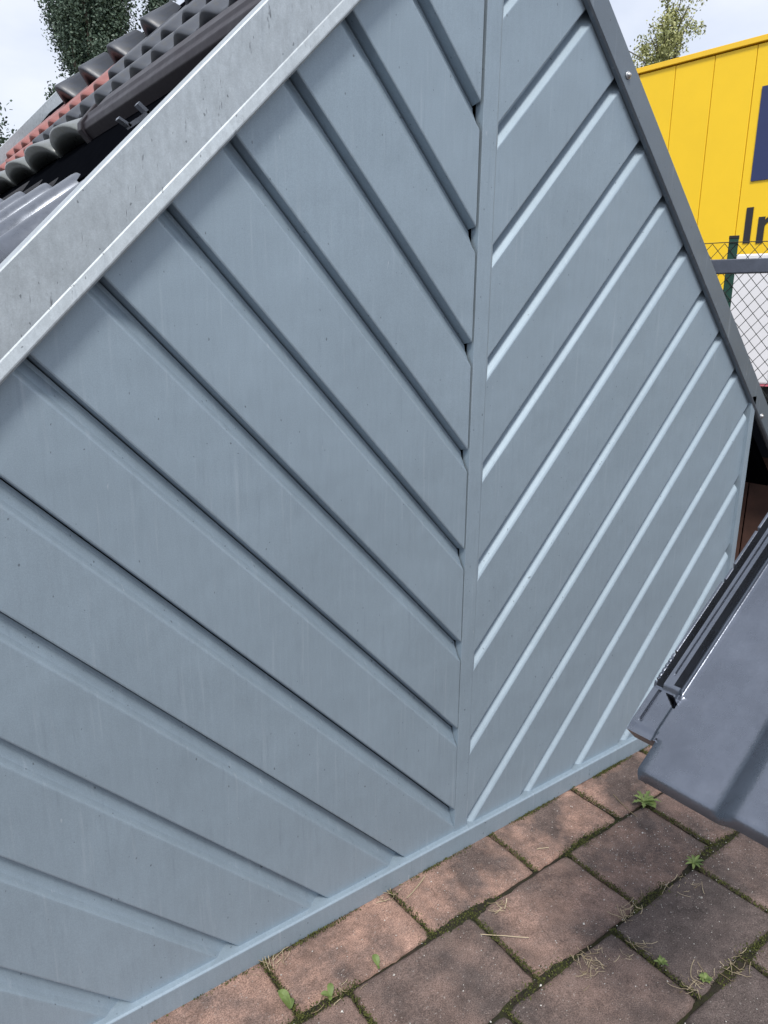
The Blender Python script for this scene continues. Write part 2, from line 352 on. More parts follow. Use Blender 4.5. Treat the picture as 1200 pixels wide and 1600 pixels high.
weed('seedling', 'seedling with one round green leaf, furthest right of the three by the rail', 'weed', (-0.3662, -0.1625, GZ+.002), [(1.5, .032, .0075, .9, False), (4.2, .010, .003, .4, False)])
weed('joint_weed', 'low yellowish green weed cluster in the mossy joint at the lower right', 'weed', (0.1352, -0.5643, GZ+.004), [(a*.55, random.uniform(.012, .022), .004, random.uniform(.3, .8), False) for a in range(11)])
weed('joint_weed', 'tiny leafy weed in the short joint beside the lower right paver', 'weed', (0.0996, -0.4913, GZ+.003), [(a*.8, random.uniform(.010, .018), .0032, random.uniform(.3, .8), False) for a in range(8)])
# ------------------------------------------------------------ zinc gable
G = thing('display_gable', 'blue grey zinc gable wall clad in diagonal grooved panels with metal verges', 'gable wall')
d, zL, zR, tL, tR, ZR, W, ZAP, HW = .22, 1.6099, 1.5286, 1.0540, 1.0599, .0305, 1.1488, 2.0062, .0215
TAN = {-1: 1.0, 1: .968}; ZA = {-1: 2.0305, 1: 2.098}
gv, D = .050, .022
def panel(side, k):
    tp = tL if side < 0 else tR; Nn = math.hypot(1, tp); e = Vector((side/Nn, 0, tp/Nn)); q = Vector((side*tp/Nn, 0, -1/Nn))
    top = (zL-(k-1)*d-gv) if side < 0 else (zR-(k-1)*d)
    g_ = gv if side < 0 else .044; F, Gp = (d-g_)/Nn, g_/Nn
    j = random.uniform(-.0006, .0006)
    prof = [(-Gp+.0042, D+.006), (-Gp+.0045, D), (-Gp+.011, D*.92), (-.0095, .0095), (-.004, .0030), (-.0015, .0008), (.0005, j), (F-.003, j), (F-.0008, j+.0009), (F, .003), (F+.0032, D+.010)]
    o = Vector((0, 0, top)); bm = bmesh.new(); n = 30; rings = []
    for i in range(n+1):
        s = -.12+2.0*i/n
        rings.append([bm.verts.new(o+e*s+q*a+Y*(b+(.0007*noise.noise(Vector((s*5, a*9, k*3.1+side))) if .002 < a < F-.004 else 0))) for a, b in prof])
    for A, B in zip(rings, rings[1:]):
        for m_ in range(len(prof)-1): bm.faces.new((A[m_], A[m_+1], B[m_+1], B[m_]))
    cuts = [(Vector((side*(HW+(.0003 if side < 0 else -.004)), 0, 0)), Vector((-side, 0, 0))), (Vector((0, 0, ZR-.004)), Vector((0, 0, -1))),
            (Vector((0, 0, ZA[side]+.05)), Vector((side*TAN[side], 0, 1)).normalized()), (Vector((side*(W-.022), 0, 0)), Vector((side, 0, 0)))]
    for co, no in cuts:
        bmesh.ops.bisect_plane(bm, geom=bm.verts[:]+bm.edges[:]+bm.faces[:], plane_co=co, plane_no=no, clear_outer=True)
    if not bm.faces: bm.free(); return
    for f_ in bm.faces: f_.smooth = False
    bmo('panel', bm, ZINC, G)
for side in (-1, 1):
    for k in range(-2, 14): panel(side, k)
box('backing_board', (-W+.02, D+.014, .0), (W-.02, D+.04, 1.0), BLACK, G)
pyd('backing_board', [(-W+.02, D+.014, 1.0), (W-.02, D+.014, 1.0), (0, D+.014, 2.06), (-W+.02, D+.04, 1.0), (W-.02, D+.04, 1.0), (0, D+.04, 2.06)], [(0, 1, 2), (5, 4, 3), (0, 3, 4, 1), (1, 4, 5, 2), (2, 5, 3, 0)], BLACK, G)
def prism(name, prof, p0, p1, ax, ay, mt, par, bev=.0015):
    v, f = extrude_profile(prof, p0, p1, ax, ay); bm = bmesh.new(); vs = [bm.verts.new(q) for q in v]
    for q in f: bm.faces.new([vs[i] for i in q])
    bmesh.ops.recalc_face_normals(bm, faces=bm.faces)
    if bev: bmesh.ops.bevel(bm, geom=bm.edges[:], offset=bev, segments=2, affect='EDGES', profile=.5)
    return bmo(name, bm, mt, par)
# centre cover strip: flat face with small folded returns
prism('cover_strip', [(-HW, .021), (-HW, -.0012), (HW-.006, -.0012), (HW, .0012), (HW, .021)], (0, 0, ZR-.004), (.009, 0, 2.06), X, Y, ZINC, G, .001)
for s in (-1, 1):
    a, b = (W-.024, W) if s > 0 else (-W, -W+.024)
    box('corner_strip', (a, -.010, ZR-.004), (b, .014, 1.03), ZINC, G, .001)
    box('backing_board', (a+.002, .0145, ZR), (b-.002, .06, 1.02), BLACK, G)  # black filler added behind the strip so groove ends look shaded
# base rail: upright face and narrow sloping ledge
prism('base_rail', [(-.014, -.02), (-.014, ZR-.003), (-.011, ZR), (D+.008, ZR+.003), (D+.008, -.02)], (-W-.004, 0, .001), (W+.004, 0, .001), Y, Z, ZINC, G, .001)
def verge(side, th, mt, length, p_front):
    e = Vector((side, 0, -TAN[side])).normalized(); n = Vector((side*TAN[side], 0, 1)).normalized(); cs = n.z
    a0 = Vector((0, 0, ZA[side])); t = th*cs
    if side < 0: lw, fy, fr = .026*cs, -.020, -.0243
    else: lw, fy, fr = .009, -.010, -.0150
    prof = [(0, fr+.004), (.003, fr), (.005, fr-.0003), (lw, fy-.001), (lw+.002, fy), (t-.002, fy), (t, fy+.002), (t, .05), (t-.004, .05), (t-.004, fy+.006), (lw, fy+.006), (.004, fr+.008), (.004, -.002), (0, -.002)]
    m_ = Vector((0, 0, 1))
    v, f = extrude_profile(prof, a0+e*0, a0+e*length, n, Y)
    npf = len(prof)
    for i in range(npf): v[i] = v[i]+e*((0-v[i].x)/e.x)     # mitre at the ridge
    bm = bmesh.new(); vs = [bm.verts.new(q) for q in v]
    for q in f[:-2]: bm.faces.new([vs[i] for i in q])
    bm.faces.new([vs[i] for i in f[-1]])
    return bmo('verge_trim', bm, mt, G)
verge(-1, .130, GALV, 1.85, 0)['label'] = 'pale mottled galvanised verge trim'
verge(1, .088, DARKZ, 2.05, 0)['label'] = 'dark grey verge trim fixed with screws'
nR = Vector((TAN[1], 0, 1)).normalized()
for (sx, sz) in ((.399, 1.753), (1.191, .9665)):
    s = bmesh.new(); c = Vector((sx, -.010, sz))
    bmesh.ops.create_cone(s, cap_ends=True, segments=16, radius1=.0085, radius2=.0075, depth=.003, matrix=Matrix.Translation(c+Vector((0, -.0015, 0))) @ Matrix.Rotation(math.pi/2, 4, 'X'))
    bmesh.ops.create_uvsphere(s, u_segments=12, v_segments=6, radius=.0055, matrix=Matrix.Translation(c+Vector((0, -.003, 0))))
    bmo('screw', s, SCREW, G, True)
# right-hand roof slope behind the gable, seen from below at the eave
def slab(name, pts, th, mt, par):
    pts = [Vector(p) for p in pts]; n = (pts[1]-pts[0]).cross(pts[2]-pts[0]).normalized()*th
    k = len(pts); v = pts+[p-n for p in pts]; return pyd(name, v, [tuple(range(k)), tuple(range(2*k-1, k-1, -1))]+[(i, k+i, k+(i+1) % k, (i+1) % k) for i in range(k)], mt, par)
slab('roof_deck', [(.02, .055, 2.12), (1.46, .055, 2.12-1.44*.968), (1.46, .85, 2.12-1.44*.968), (.02, .85, 2.12)], .03, BLACK, G)
box('side_wall', (W-.05, .062, 0), (W-.02, .85, .85), WOODB, G)
# ------------------------------------------------------------ tile roof display behind the gable
O = Vector((0, 1.398, 2.149)); u = Vector((-.0467, .9989, 0)).normalized(); pit = math.radians(50.6)
hs = Vector((u.y, -u.x, 0)); s_ = hs*math.cos(pit)+Z*math.sin(pit); n_ = u.cross(s_)*-1
if n_.z < 0: n_ = -n_
GA = .246
def P(yy, k, h=0): return O+u*((yy-O.y)/u.y)+s_*(k*GA)+n_*h
RK = thing('tile_display_roof', 'sloping sample roof with rows of different clay tiles behind the gable', 'tile display', (0, 2.5, 0))
slab('roof_deck', [P(.55, -2.2, -.035), P(5.1, -2.2, -.035), P(5.1, 2.9, -.035), P(.55, 2.9, -.035)][::-1], .02, BLACK, RK)
slab('roof_deck', [P(.25, -6.5, -.24), P(5.1, -6.5, -.24), P(5.1, -1.0, -.24), P(.25, -1.0, -.24)][::-1], .02, BLACK, RK)  # black sheet standing in for the shade beneath the half-round tiles
for yy in (1.2, 4.6):
    q = P(yy, 2.6, -.08); box('post', (q.x-.05, q.y-.05, -.03), (q.x+.05, q.y+.05, q.z), WOODB, RK)
    q = P(yy, -1.6, -.08); box('post', (q.x-.05, q.y-.05, -.03), (q.x+.05, q.y+.05, q.z-.12), WOODB, RK)
Rm = Matrix((u, s_, n_)).transposed()
def tile_mesh(name, wd, ln, fn, lip, th, mt, n=26, tilt=.05, fr=.55):
    """pantile: profile fn(t) across, lower edge raised by tilt, lip hangs down"""
    v = []; f = []; ys = [-.006, 0, .02, ln]
    for j, yy in enumerate(ys):
        for i in range(n+1):
            t = i/n; h = fn(t)+tilt*(1-yy/ln)-(.010 if j == 0 else .002 if j == 1 else 0); v.append((t*wd*.985, yy, h))
    m = n+1
    for j in range(3):
        for i in range(n): f.append((j*m+i, j*m+i+1, (j+1)*m+i+1, (j+1)*m+i))
    b0 = len(v)
    for i in range(n+1):
        t = i/n; v.append((t*wd*.985, -.004, fn(t)*fr+tilt-lip))
    for i in range(n+1):
        t = i/n; v.append((t*wd*.985, .03, fn(t)*.9+tilt-th))
    for i in range(n): f.append((b0+i, b0+i+1, i+1, i)); f.append((b0+m+i, b0+m+i+1, b0+i+1, b0+i))
    for i in range(n): f.append((b0+m+i, 3*m+i, 3*m+i+1, b0+m+i+1))
    for i in (0, n): f.append((i, m+i, 2*m+i, 3*m+i, b0+m+i, b0+i))
    me = bpy.data.meshes.new(name); me.from_pydata(v, [], f); me.update(); me.materials.append(mt)
    bm = bmesh.new(); bm.from_mesh(me); bmesh.ops.recalc_face_normals(bm, faces=bm.faces); bm.to_mesh(me); bm.free()
    for p_ in me.polygons: p_.use_smooth = len(p_.vertices) == 4
    return me
def roll(c, wdt, h):
    return lambda t: h*(.5+.5*math.cos(math.pi*min(1, abs(t-c)/wdt)))
def sumf(*fs): return lambda t: sum(q(t) for q in fs)
two = sumf(roll(.27, .21, .034), roll(.77, .21, .034))
small2 = sumf(roll(.25, .23, .030), roll(.75, .23, .030))
big = sumf(roll(.38, .30, .125), lambda t: .006*math.sin(t*6.28))
barrel = lambda t: .075*math.sqrt(max(0, 1-((t-.5)/.47)**2)) if abs(t-.5) < .47 else 0
def course(k, y0, y1, wd, fn, lip, th, mt, name='roof_tile', tilt=.05, label=None, h=0, ln=.33, hy=0, fr=.55):
    me = tile_mesh(name, wd, ln, fn, lip, th, mt, tilt=tilt, fr=fr); yy = y0; i = 0
    while yy < y1-.01:
        o = bpy.data.objects.new(name, me); q = P(yy, k, h+hy*(3.75-yy)+random.uniform(-.002, .002)); link(o)
        o.parent = RK; o.matrix_basis = Matrix.Translation(q-WL[RK.name]) @ (Rm @ Matrix.Rotation(random.uniform(-.008, .008), 3, 'Z')).to_4x4()
        if label: o['label'] = label
        yy += wd*u.y
course(2, .61, 4.05, .43, big, .03, .03, T_DARK, 'roof_tile', .05, 'dark grey tile with one tall roll', -.092, hy=-.022, ln=.17)
course(1, .63, 2.68, .41, two, .035, .03, T_DARK, 'roof_tile', .045, 'dark grey double roll tile', -.058)
course(1, 2.69, 4.75, .41, small2, .04, .03, T_RED, 'roof_tile', .045, 'red clay tile of the upper row', -.058)
course(0, .144, 3.42, .41, two, .068, .035, T_DARK, 'roof_tile', .05, 'dark grey double roll tile with mossy lower edge', -.05, ln=.25, fr=.2)
course(0, 3.43, 5.0, .41, small2, .068, .035, T_RED, 'roof_tile', .05, 'red clay tile of the lower row', -.05, ln=.25, fr=.2)
course(-1, 2.08, 5.0, .41, barrel, .03, .05, T_PALE, 'roof_tile', .10, 'pale weathered tile with one broad barrel and thick lip', -.105, ln=.2, fr=.05)
# long maroon eave trim below the dark tiles
prism('eave_trim', [(-.008, -.10), (-.02, -.03), (-.012, .035), (.004, .05), (.03, .052), (.045, .06), (.06, .052), (.16, .045), (.16, .03), (.01, .02), (.004, -.10)], P(.12, -1, -.03), P(2.03, -1, -.03), s_, n_, T_MAROON, RK, .003)
prism('trim_end', [(-.028, -.115), (-.032, -.03), (-.02, .045), (.004, .062), (.10, .06), (.10, .02), (0, .0), (-.004, -.115)], P(2.03, -1, -.03), P(2.075, -1, -.03), s_, n_, T_MAROON, RK, .003)
# glossy half-round tiles low on the slope, each over a matt one
ax = (hs*math.cos(math.radians(36.5))+Z*math.sin(math.radians(36.5))); an = (hs*-math.sin(math.radians(36.5))+Z*math.cos(math.radians(36.5)))
def half_tube(L0, L1, r0, r1, th, mt, name):
    v = []; f = []; n = 14; secs = [(L0, r0), (L1-.02, r1), (L1-.004, r1*.97), (L1, r1*.88)]
    for (l, r) in secs:
        for i in range(n+1):
            a = math.pi*i/n; v.append((math.cos(a)*r, l, math.sin(a)*r))
    m = n+1
    for j in range(len(secs)-1):
        for i in range(n): f.append((j*m+i, j*m+i+1, (j+1)*m+i+1, (j+1)*m+i))
    b0 = len(v)
    for (l, r) in ((L0, r0-th), (L1, r1*.88-th)):
        for i in range(n+1):
            a = math.pi*i/n; v.append((math.cos(a)*r, l, math.sin(a)*r))
    for i in range(n): f.append((b0+i+1, b0+i, b0+m+i, b0+m+i+1)); f.append((3*m+i, 3*m+i+1, b0+m+i+1, b0+m+i)); f.append((i+1, i, b0+i, b0+i+1))
    for i in (0, n): f.append((i, m+i, 2*m+i, 3*m+i, b0+m+i, b0+i))
    me = bpy.data.meshes.new(name); me.from_pydata(v, [], f); me.update(); me.materials.append(mt)
    for p_ in me.polygons: p_.use_smooth = len(p_.vertices) == 4
    return me
R2 = Matrix((u, ax, an)).transposed()
mg, mb = half_tube(-.75, 0, .078, .072, .012, T_GLOSS, 'barrel_tile'), half_tube(-.1, .45, .060, .057, .012, T_MATT, 'barrel_tile')
for i in range(5):
    q = Vector((-.38, 1.334, 1.664+.022*i))+ax*.10+u*(i*.395)-an*.072
    for me, lb in ((mg, 'glossy blue grey half round tile'), (mb, 'matt black half round tile')):
        o = bpy.data.objects.new('barrel_tile', me); link(o); o.parent = RK; o.matrix_basis = Matrix.Translation(q-WL[RK.name]) @ R2.to_4x4(); o['label'] = lb
# tile hook near the verge
bm = bmesh.new()
hk = [Vector((a-.004, .72, b+.012)) for a, b in ((-.468, 1.667), (-.446, 1.656), (-.400, 1.689), (-.421, 1.705))]
for p0, p1, r in ((hk[0], hk[1], .003), (hk[1], hk[2], .005), (hk[2], hk[3], .004)):
    dd = (p1-p0).normalized(); box_bm(bm, (p0+p1)/2, dd, Y, dd.cross(Y), (p1-p0).length/2+.003, .012, r)
bmo('tile_hook', bm, T_GLOSS, RK)
# far verge board
yv = 4.78; a_, b_ = Vector((.514, yv, 2.962)), Vector((-.023, yv, 2.405)); dv = (b_-a_).normalized(); pv = Vector((-dv.z, 0, dv.x)); pv = pv if pv.z < 0 else -pv
prism('verge_board', [(0, 0), (.125, 0), (.128, -.012), (.20, -.012), (.20, .03), (0, .03)], a_, a_+dv*2.6, pv, Y, GALV, RK, .002)
# ------------------------------------------------------------ big flat tile on its stand, right foreground
T0 = Vector((-.27863, -.6, .71126)); tv = Vector((.786317, 0, .617823)); tb = Vector((0, -1, 0)); tn = Vector((-.617823, 0, .786317))
def ss(a, b, x): 
    t = min(1, max(0, (x-a)/(b-a))); return t*t*(3-2*t)
A0, A1, B0, B1, NB = -.054, .46, 0., .30, .045
def hgt(a, b):
    h = 0.
    # side lock zone b<.045
    if b < .044:
        h -= .006*(1-ss(.036, .042, b))                      # lower lock strip
        if a > .066:                                         # ribs and channels
            ch1 = ss(.0035, .0048, b)*(1-ss(.0120, .0135, b)) # outer dark channel
            ch2 = ss(.0262, .0275, b)*(1-ss(.0350, .0365, b))*ss(.078, .080, a)
            h += (.006*ss(.066, .075, a)); h -= .026*ch1*ss(.069, .076, a)+.026*ch2
            h -= .004*(ss(.0185, .0192, b)*(1-ss(.0200, .0207, b)))*ss(.09, .10, a)
            for q in (.124, .076, .260, .289, .362):
                if b < .0035 and abs(a-q) < .0016: h -= .008
            if .079 < a < .121 and b < .0042: h -= .0018*max(0, math.sin((a-.079)*2*math.pi/.0084))
            if .262 < a < .287 and b < .004: h -= .002
        else:
            sl = ss(.0085, .0095, b)*(1-ss(.0118, .013, b))*ss(.014, .018, a)*(1-ss(.066, .069, a)); h -= .004*sl
            cur = .010+(.069-a)*1.55 if a > .046 else 9    # curved channel foot running to the diamond
            if .048 < a < .078 and abs(b-(.010+(.078-a)*1.2)) < .0055: h -= .022*min(1, 1.6*(1-abs(b-(.010+(.078-a)*1.2))/.0055))
            if a < .012: h -= .002*(1-ss(.002, .012, a))
            # raised diamond between channel foot and pan
            if a > .048 and .010+(.078-a)*1.2+.0055 < b: h += .006
    else:
        h += .003*(1-ss(.0445, .0475, b))*ss(.06, .07, a)
        h += .034*ss(.149, .205, b)*1.0 if False else 0
    if b > NB+.0:
        v = b
        e = max(0, v-.149); h += .72*min(e, .014)+(.72*(e-.014)-.72*(e-.014)**2/.036 if .014 < e < .032 else 0)+(.72*.018-.72*.018**2/.036 if e >= .032 else 0)
    # lower lip rolls off
    if a < -.042: h -= .013*((-.042-a)/.012)**2.0
    if b >= NB and b < .056 and a < -.0: h -= .003*((.056-b)/.011)**2
    return h
ROLLH = .012
avals = list(np.arange(A0, .040, .0022))+list(np.arange(.040, .130, .0009))+list(np.arange(.130, A1+.001, .0035)); bvals = list(np.arange(B0, .0465, .0009))+list(np.arange(.0475, .148, .0067))+[.149]+list(np.arange(.153, B1+.001, .004))
idx = {}; v = []; f = []
for i, a in enumerate(avals):
    for j, b in enumerate(bvals):
        if a < -.004 and b < NB: continue
        idx[i, j] = len(v); bb = b
        if a < -.045 and b < .058: bb = b+(.058-b)*((-.045-a)/.009)**2*.1
        v.append(T0+tv*a+tb*bb+tn*hgt(a, b))
for i in range(len(avals)-1):
    for j in range(len(bvals)-1):
        q = [(i, j), (i, j+1), (i+1, j+1), (i+1, j)]
        if all(k in idx for k in q): f.append(tuple(idx[k] for k in q))
bm = bmesh.new(); vs = [bm.verts.new(q) for q in v]
for q in f: bm.faces.new([vs[i] for i in q])
be = [e for e in bm.edges if e.is_boundary]
ret = bmesh.ops.extrude_edge_only(bm, edges=be); nv = [g for g in ret['geom'] if isinstance(g, bmesh.types.BMVert)]
for q in nv: q.co = q.co-tn*(.030 if (q.co-T0).dot(tb) < .046 else .014)+ (tv*.004 if (q.co-T0).dot(tv) < .0 else Vector())
be2 = [e for e in bm.edges if e.is_boundary]; bmesh.ops.contextual_create(bm, geom=be2)
FT = bmo('roof_tile', bm, T_FLAT, None, False)
for p_ in FT.data.polygons: p_.use_smooth = True
FT.data.set_sharp_from_angle(angle=math.radians(38))
tag(FT, 'large glossy dark grey interlocking roof tile jutting in at the right edge', 'roof tile')
ST = thing('tile_stand', 'dark metal stand under the large grey tile at the right edge', 'stand', (0, -.85, 0))
def tp_(a, b, h): return T0+tv*a+tb*b+tn*h
for b in (.10, .26):
    bm = bmesh.new(); p0, p1 = tp_(.03, b, -.045), tp_(.9, b, -.045); box_bm(bm, (p0+p1)/2, tv, tb, tn, .435, .015, .010); bmo('rafter', bm, DARKZ, ST)
for a in (.20, .50, .86):
    bm = bmesh.new(); p0 = tp_(a, .20, -.066); box_bm(bm, p0, tb, tv, tn, .22, .015, .010); bmo('cross_bar', bm, DARKZ, ST)
for a in (.50, .86):
    for b in (.33, .40):
        if b == .33 and a == .5: continue
        p0 = tp_(a, b, -.07); bm = bmesh.new(); tube_bm(bm, [(p0.x, p0.y, 0), p0], .014, 10); bmo('leg', bm, DARKZ, ST)
# ------------------------------------------------------------ things right of the gable: timber wall, rubble, rail
TW = thing('timber_wall', 'dark brown boarded timber wall under a black eave past the gable corner', 'wall', (2.3, .6, 0))
fd = Vector((.477, -.879, 0)); fn_ = Vector((.879, .477, 0))
for i in range(14):
    c = Vector((1.93, .50, .34))+fd*(-.55+i*.125)+fn_*.25; bm = bmesh.new(); box_bm(bm, c, fd, fn_, Z, .0605, .012, .36, .003); bmo('board', bm, WOODB, TW)
bm = bmesh.new(); box_bm(bm, Vector((1.93, .50, .34))+fd*.26+fn_*.275, fd, fn_, Z, .9, .01, .36); bmo('back_board', bm, BLACK, TW)
c = Vector((1.93, .50, .80))+fd*.25+fn_*.22; bm = bmesh.new(); box_bm(bm, c, fd, fn_, Z, .95, .2, .10); bmo('eave', bm, BLACK, TW)
bm = bmesh.new(); c = Vector((1.80, .27, .26)); box_bm(bm, c, (.3, -.6, .75), (.95, .3, 0), (-.2, .7, .6), .16, .05, .012, .002)
tag(bmo('board_offcut', bm, WOODL), 'pale splintered board offcut leaning behind the gable corner', 'board')
RB = bmesh.new(); bmesh.ops.create_icosphere(RB, subdivisions=2, radius=.09, matrix=Matrix.Translation((1.70, .20, .06)))
for q in RB.verts: q.co += q.co.normalized()*0+Vector((random.uniform(-.02, .02), random.uniform(-.02, .02), random.uniform(-.02, .02)))
tag(bmo('brick_rubble', RB, BRICKO), 'broken lump of orange brick on the ground behind the gable corner', 'rubble')
BR = thing('guard_rail', 'blue grey square steel rail running in front of the wire fence', 'rail', (1.9, .2, 0))
bm = bmesh.new(); c = Vector((1.775, .43, 1.462)); box_bm(bm, c+fd*.55, fd, fn_, Z, 1.0, .025, .026, .003); bmo('beam', bm, BARM, BR)
for s in (-.42, 1.5): q = c+fd*s; bm = bmesh.new(); box_bm(bm, (q.x, q.y, .705), fd, fn_, Z, .022, .022, .73); bmo('post', bm, BARM, BR)
# ------------------------------------------------------------ chain link fence
FE = thing('wire_fence', 'green posted chain link wire fence in front of the yellow hall', 'fence', (2.65, .96, 0))
fp = Vector((2.634, .943, 0)); ftop = 1.660
for s in (-2.0, 0, 2.0, 4.0):
    bm = bmesh.new(); q = fp+fd*s; box_bm(bm, (q.x, q.y, ftop/2+.004), fd, fn_, Z, .022, .022, ftop/2+.012, .003); bmo('post', bm, GREENP, FE)
    bm = bmesh.new(); box_bm(bm, (q.x, q.y, ftop+.017), fd, fn_, Z, .0235, .0235, .008, .003); bmo('post_cap', bm, RUB, FE)
V = []; T = []; off = fn_*-.026
def wire(p, q, r):
    dd = (q-p).normalized(); a = fn_*r; b = dd.cross(fn_).normalized()*r
    for m_, n2 in ((a, b), (b, -a), (-a, -b), (-b, a)): V.append([p+m_, q+m_, q+n2, p+n2]); T.append(.5)
cw, chh, rows_ = .056, .068, 24
for i in range(int(6/cw)):
    for j in range(rows_):
        x0 = -2+i*cw; z0 = ftop-.012-j*chh/1.0
        A = fp+off+fd*x0+Z*z0; Bm = fp+off+fd*(x0+cw/2)+Z*(z0-chh/2); Cc = fp+off+fd*(x0+cw)+Z*z0
        D1 = fp+off+fd*x0+Z*(z0-chh); D2 = fp+off+fd*(x0+cw)+Z*(z0-chh)
        wire(A, Bm, .0016); wire(Bm, Cc, .0016); wire(Bm, D1, .0016); wire(Bm, D2, .0016)
o = quads_obj('wire_mesh', V, T, WIRE, FE); o['kind'] = 'stuff'
bm = bmesh.new()
pts = [fp+off+fd*(-2+.15*i)+Z*(ftop-.010-.003*math.sin(i*1.3)) for i in range(41)]; tube_bm(bm, pts, .0022, 6); bmo('tension_wire', bm, WIRE, FE)
# ------------------------------------------------------------ white trailer
TR = thing('cargo_trailer', 'white box trailer with a red lower stripe parked behind the fence', 'trailer', (7.6, 2.0, 0))
tc0 = Vector((6.83, 3.245, 0)); td = Vector((.467, -.884, 0)); tnn = Vector((.884, .467, 0))
def tbx(name, a0, a1, n0, n1, z0, z1, mt, par, bev=0): 
    bm = bmesh.new(); box_bm(bm, tc0+td*(a0+a1)/2+tnn*(n0+n1)/2+Z*(z0+z1)/2, td, tnn, Z, (a1-a0)/2, (n1-n0)/2, (z1-z0)/2, bev); return bmo(name, bm, mt, par)
tbx('cargo_box', 0, 3.2, 0, 1.6, .66, 2.03, WHITE, TR, .02)
for a in np.arange(.5, 3.2, .55): tbx('side_rib', a-.012, a+.012, -.006, .004, .70, 2.0, WHITE, TR)
tbx('marker_stripe', .01, 3.19, -.008, .002, .635, .656, REDS, TR)
tbx('chassis', .1, 3.1, .15, 1.45, .45, .622, RUB, TR)
tbx('tow_bar', -1.2, .1, .74, .86, .42, .5, RUB, TR)
for n0 in (.06, 1.36):
    bm = bmesh.new(); c = tc0+td*1.8+tnn*(n0+.09)+Z*.27
    bmesh.ops.create_cone(bm, cap_ends=True, segments=28, radius1=.3, radius2=.3, depth=.18, matrix=Matrix.Translation(c) @ tnn.to_track_quat('Z', 'Y').to_matrix().to_4x4()); wh = bmo('tyre', bm, RUB, TR)
    bm = bmesh.new(); bmesh.ops.create_cone(bm, cap_ends=True, segments=20, radius1=.17, radius2=.17, depth=.2, matrix=Matrix.Translation(c) @ tnn.to_track_quat('Z', 'Y').to_matrix().to_4x4()); bmo('rim', bm, SCREW, wh)
# ------------------------------------------------------------ yellow hall
YB = thing('yellow_hall', 'large yellow panelled commercial hall with a navy sign and black lettering', 'building', (16.0, 9.3, 0))
fu = Vector((.13382, -.99099, 0)).normalized(); fo = Vector((-.99099, -.13382, 0)).normalized(); F0 = Vector((16.03, 9.33, 0)); ZT = 7.42
def fbx(name, s0, s1, o0, o1, z0, z1, mt, par, bev=0):
    bm = bmesh.new(); box_bm(bm, F0+fu*(s0+s1)/2+fo*(o0+o1)/2+Z*(z0+z1)/2, fu, fo, Z, (s1-s0)/2, (o1-o0)/2, (z1-z0)/2, bev); return bmo(name, bm, mt, par)
fbx('hall_body', -11, 16, -10, -.10, -.03, ZT-.05, INK, YB)
for i in range(-12, 17):
    fbx('panel', i*.93+.008, (i+1)*.93-.008, -.10, 0, 0, ZT-.03, YEL, YB, .004)
fbx('roof_cap', -11.2, 16, -.3, .06, ZT, ZT+.12, YCAP, YB, .01)
fbx('roof_sheet', -11, 16, -10, -.3, ZT-.02, ZT+.02, BARM, YB)
sg = fbx('sign_panel', 1.14, 3.2, .002, .03, 4.56, 6.51, BLUE, YB); sg['label'] = 'navy blue square sign panel'
lt = fbx('letter', 1.13, 1.28, .002, .02, 3.22, 4.00, INK, YB); lt['label'] = 'letter I'
pr = [(1.42, 3.20), (1.42, 3.77), (1.56, 3.77), (1.56, 3.70), (1.62, 3.76), (1.70, 3.785), (1.79, 3.77), (1.86, 3.71), (1.885, 3.62), (1.885, 3.20), (1.74, 3.20), (1.74, 3.56), (1.72, 3.63), (1.66, 3.655), (1.60, 3.63), (1.565, 3.56), (1.565, 3.20)]
v = [F0+fu*a+fo*.02+Z*b for a, b in pr]+[F0+fu*a+fo*.002+Z*b for a, b in pr]; k = len(pr)
bm = bmesh.new(); vs = [bm.verts.new(q) for q in v]; bm.faces.new(vs[:k]); bm.faces.new(vs[k:][::-1])
for i in range(k): bm.faces.new((vs[i], vs[(i+1) % k], vs[k+(i+1) % k], vs[k+i]))
lt = bmo('letter', bm, INK, YB); lt['label'] = 'letter n'
# ------------------------------------------------------------ trees
def crown(name, pts_fn, n, size, mt, parent, seed):
    r = np.random.default_rng(seed); c, nrm_t = pts_fn(n, r)
    a = r.normal(size=(n, 3)); a /= np.linalg.norm(a, axis=1)[:, None]; b = r.normal(size=(n, 3)); b -= (a*b).sum(1)[:, None]*a; b /= np.linalg.norm(b, axis=1)[:, None]
    s = size*r.uniform(.6, 1.3, (n, 1)); V = np.stack([c-a*s*.5, c+b*s*.3, c+a*s*.5, c-b*s*.3], 1)
    return quads_obj(name, V, np.clip(nrm_t, 0, 1), mt, parent)
def trunk(parent, base, top, r, limbs, seed):
    rr = random.Random(seed); bm = bmesh.new(); base, top = Vector(base), Vector(top)
    tube_bm(bm, [base.lerp(top, t)+Vector((rr.uniform(-1, 1), rr.uniform(-1, 1), 0))*r*.5*(t > 0) for t in (0, .15, .3, .5, .7, .85, 1)], [r*q for q in (1.2, .95, .8, .6, .4, .25, .1)], 8)
    bmo('trunk', bm, BARK, parent)
    bm = bmesh.new()
    for l in limbs: tube_bm(bm, l, [r*.35, r*.2, r*.06], 6)
    bmo('limb', bm, BARK, parent)
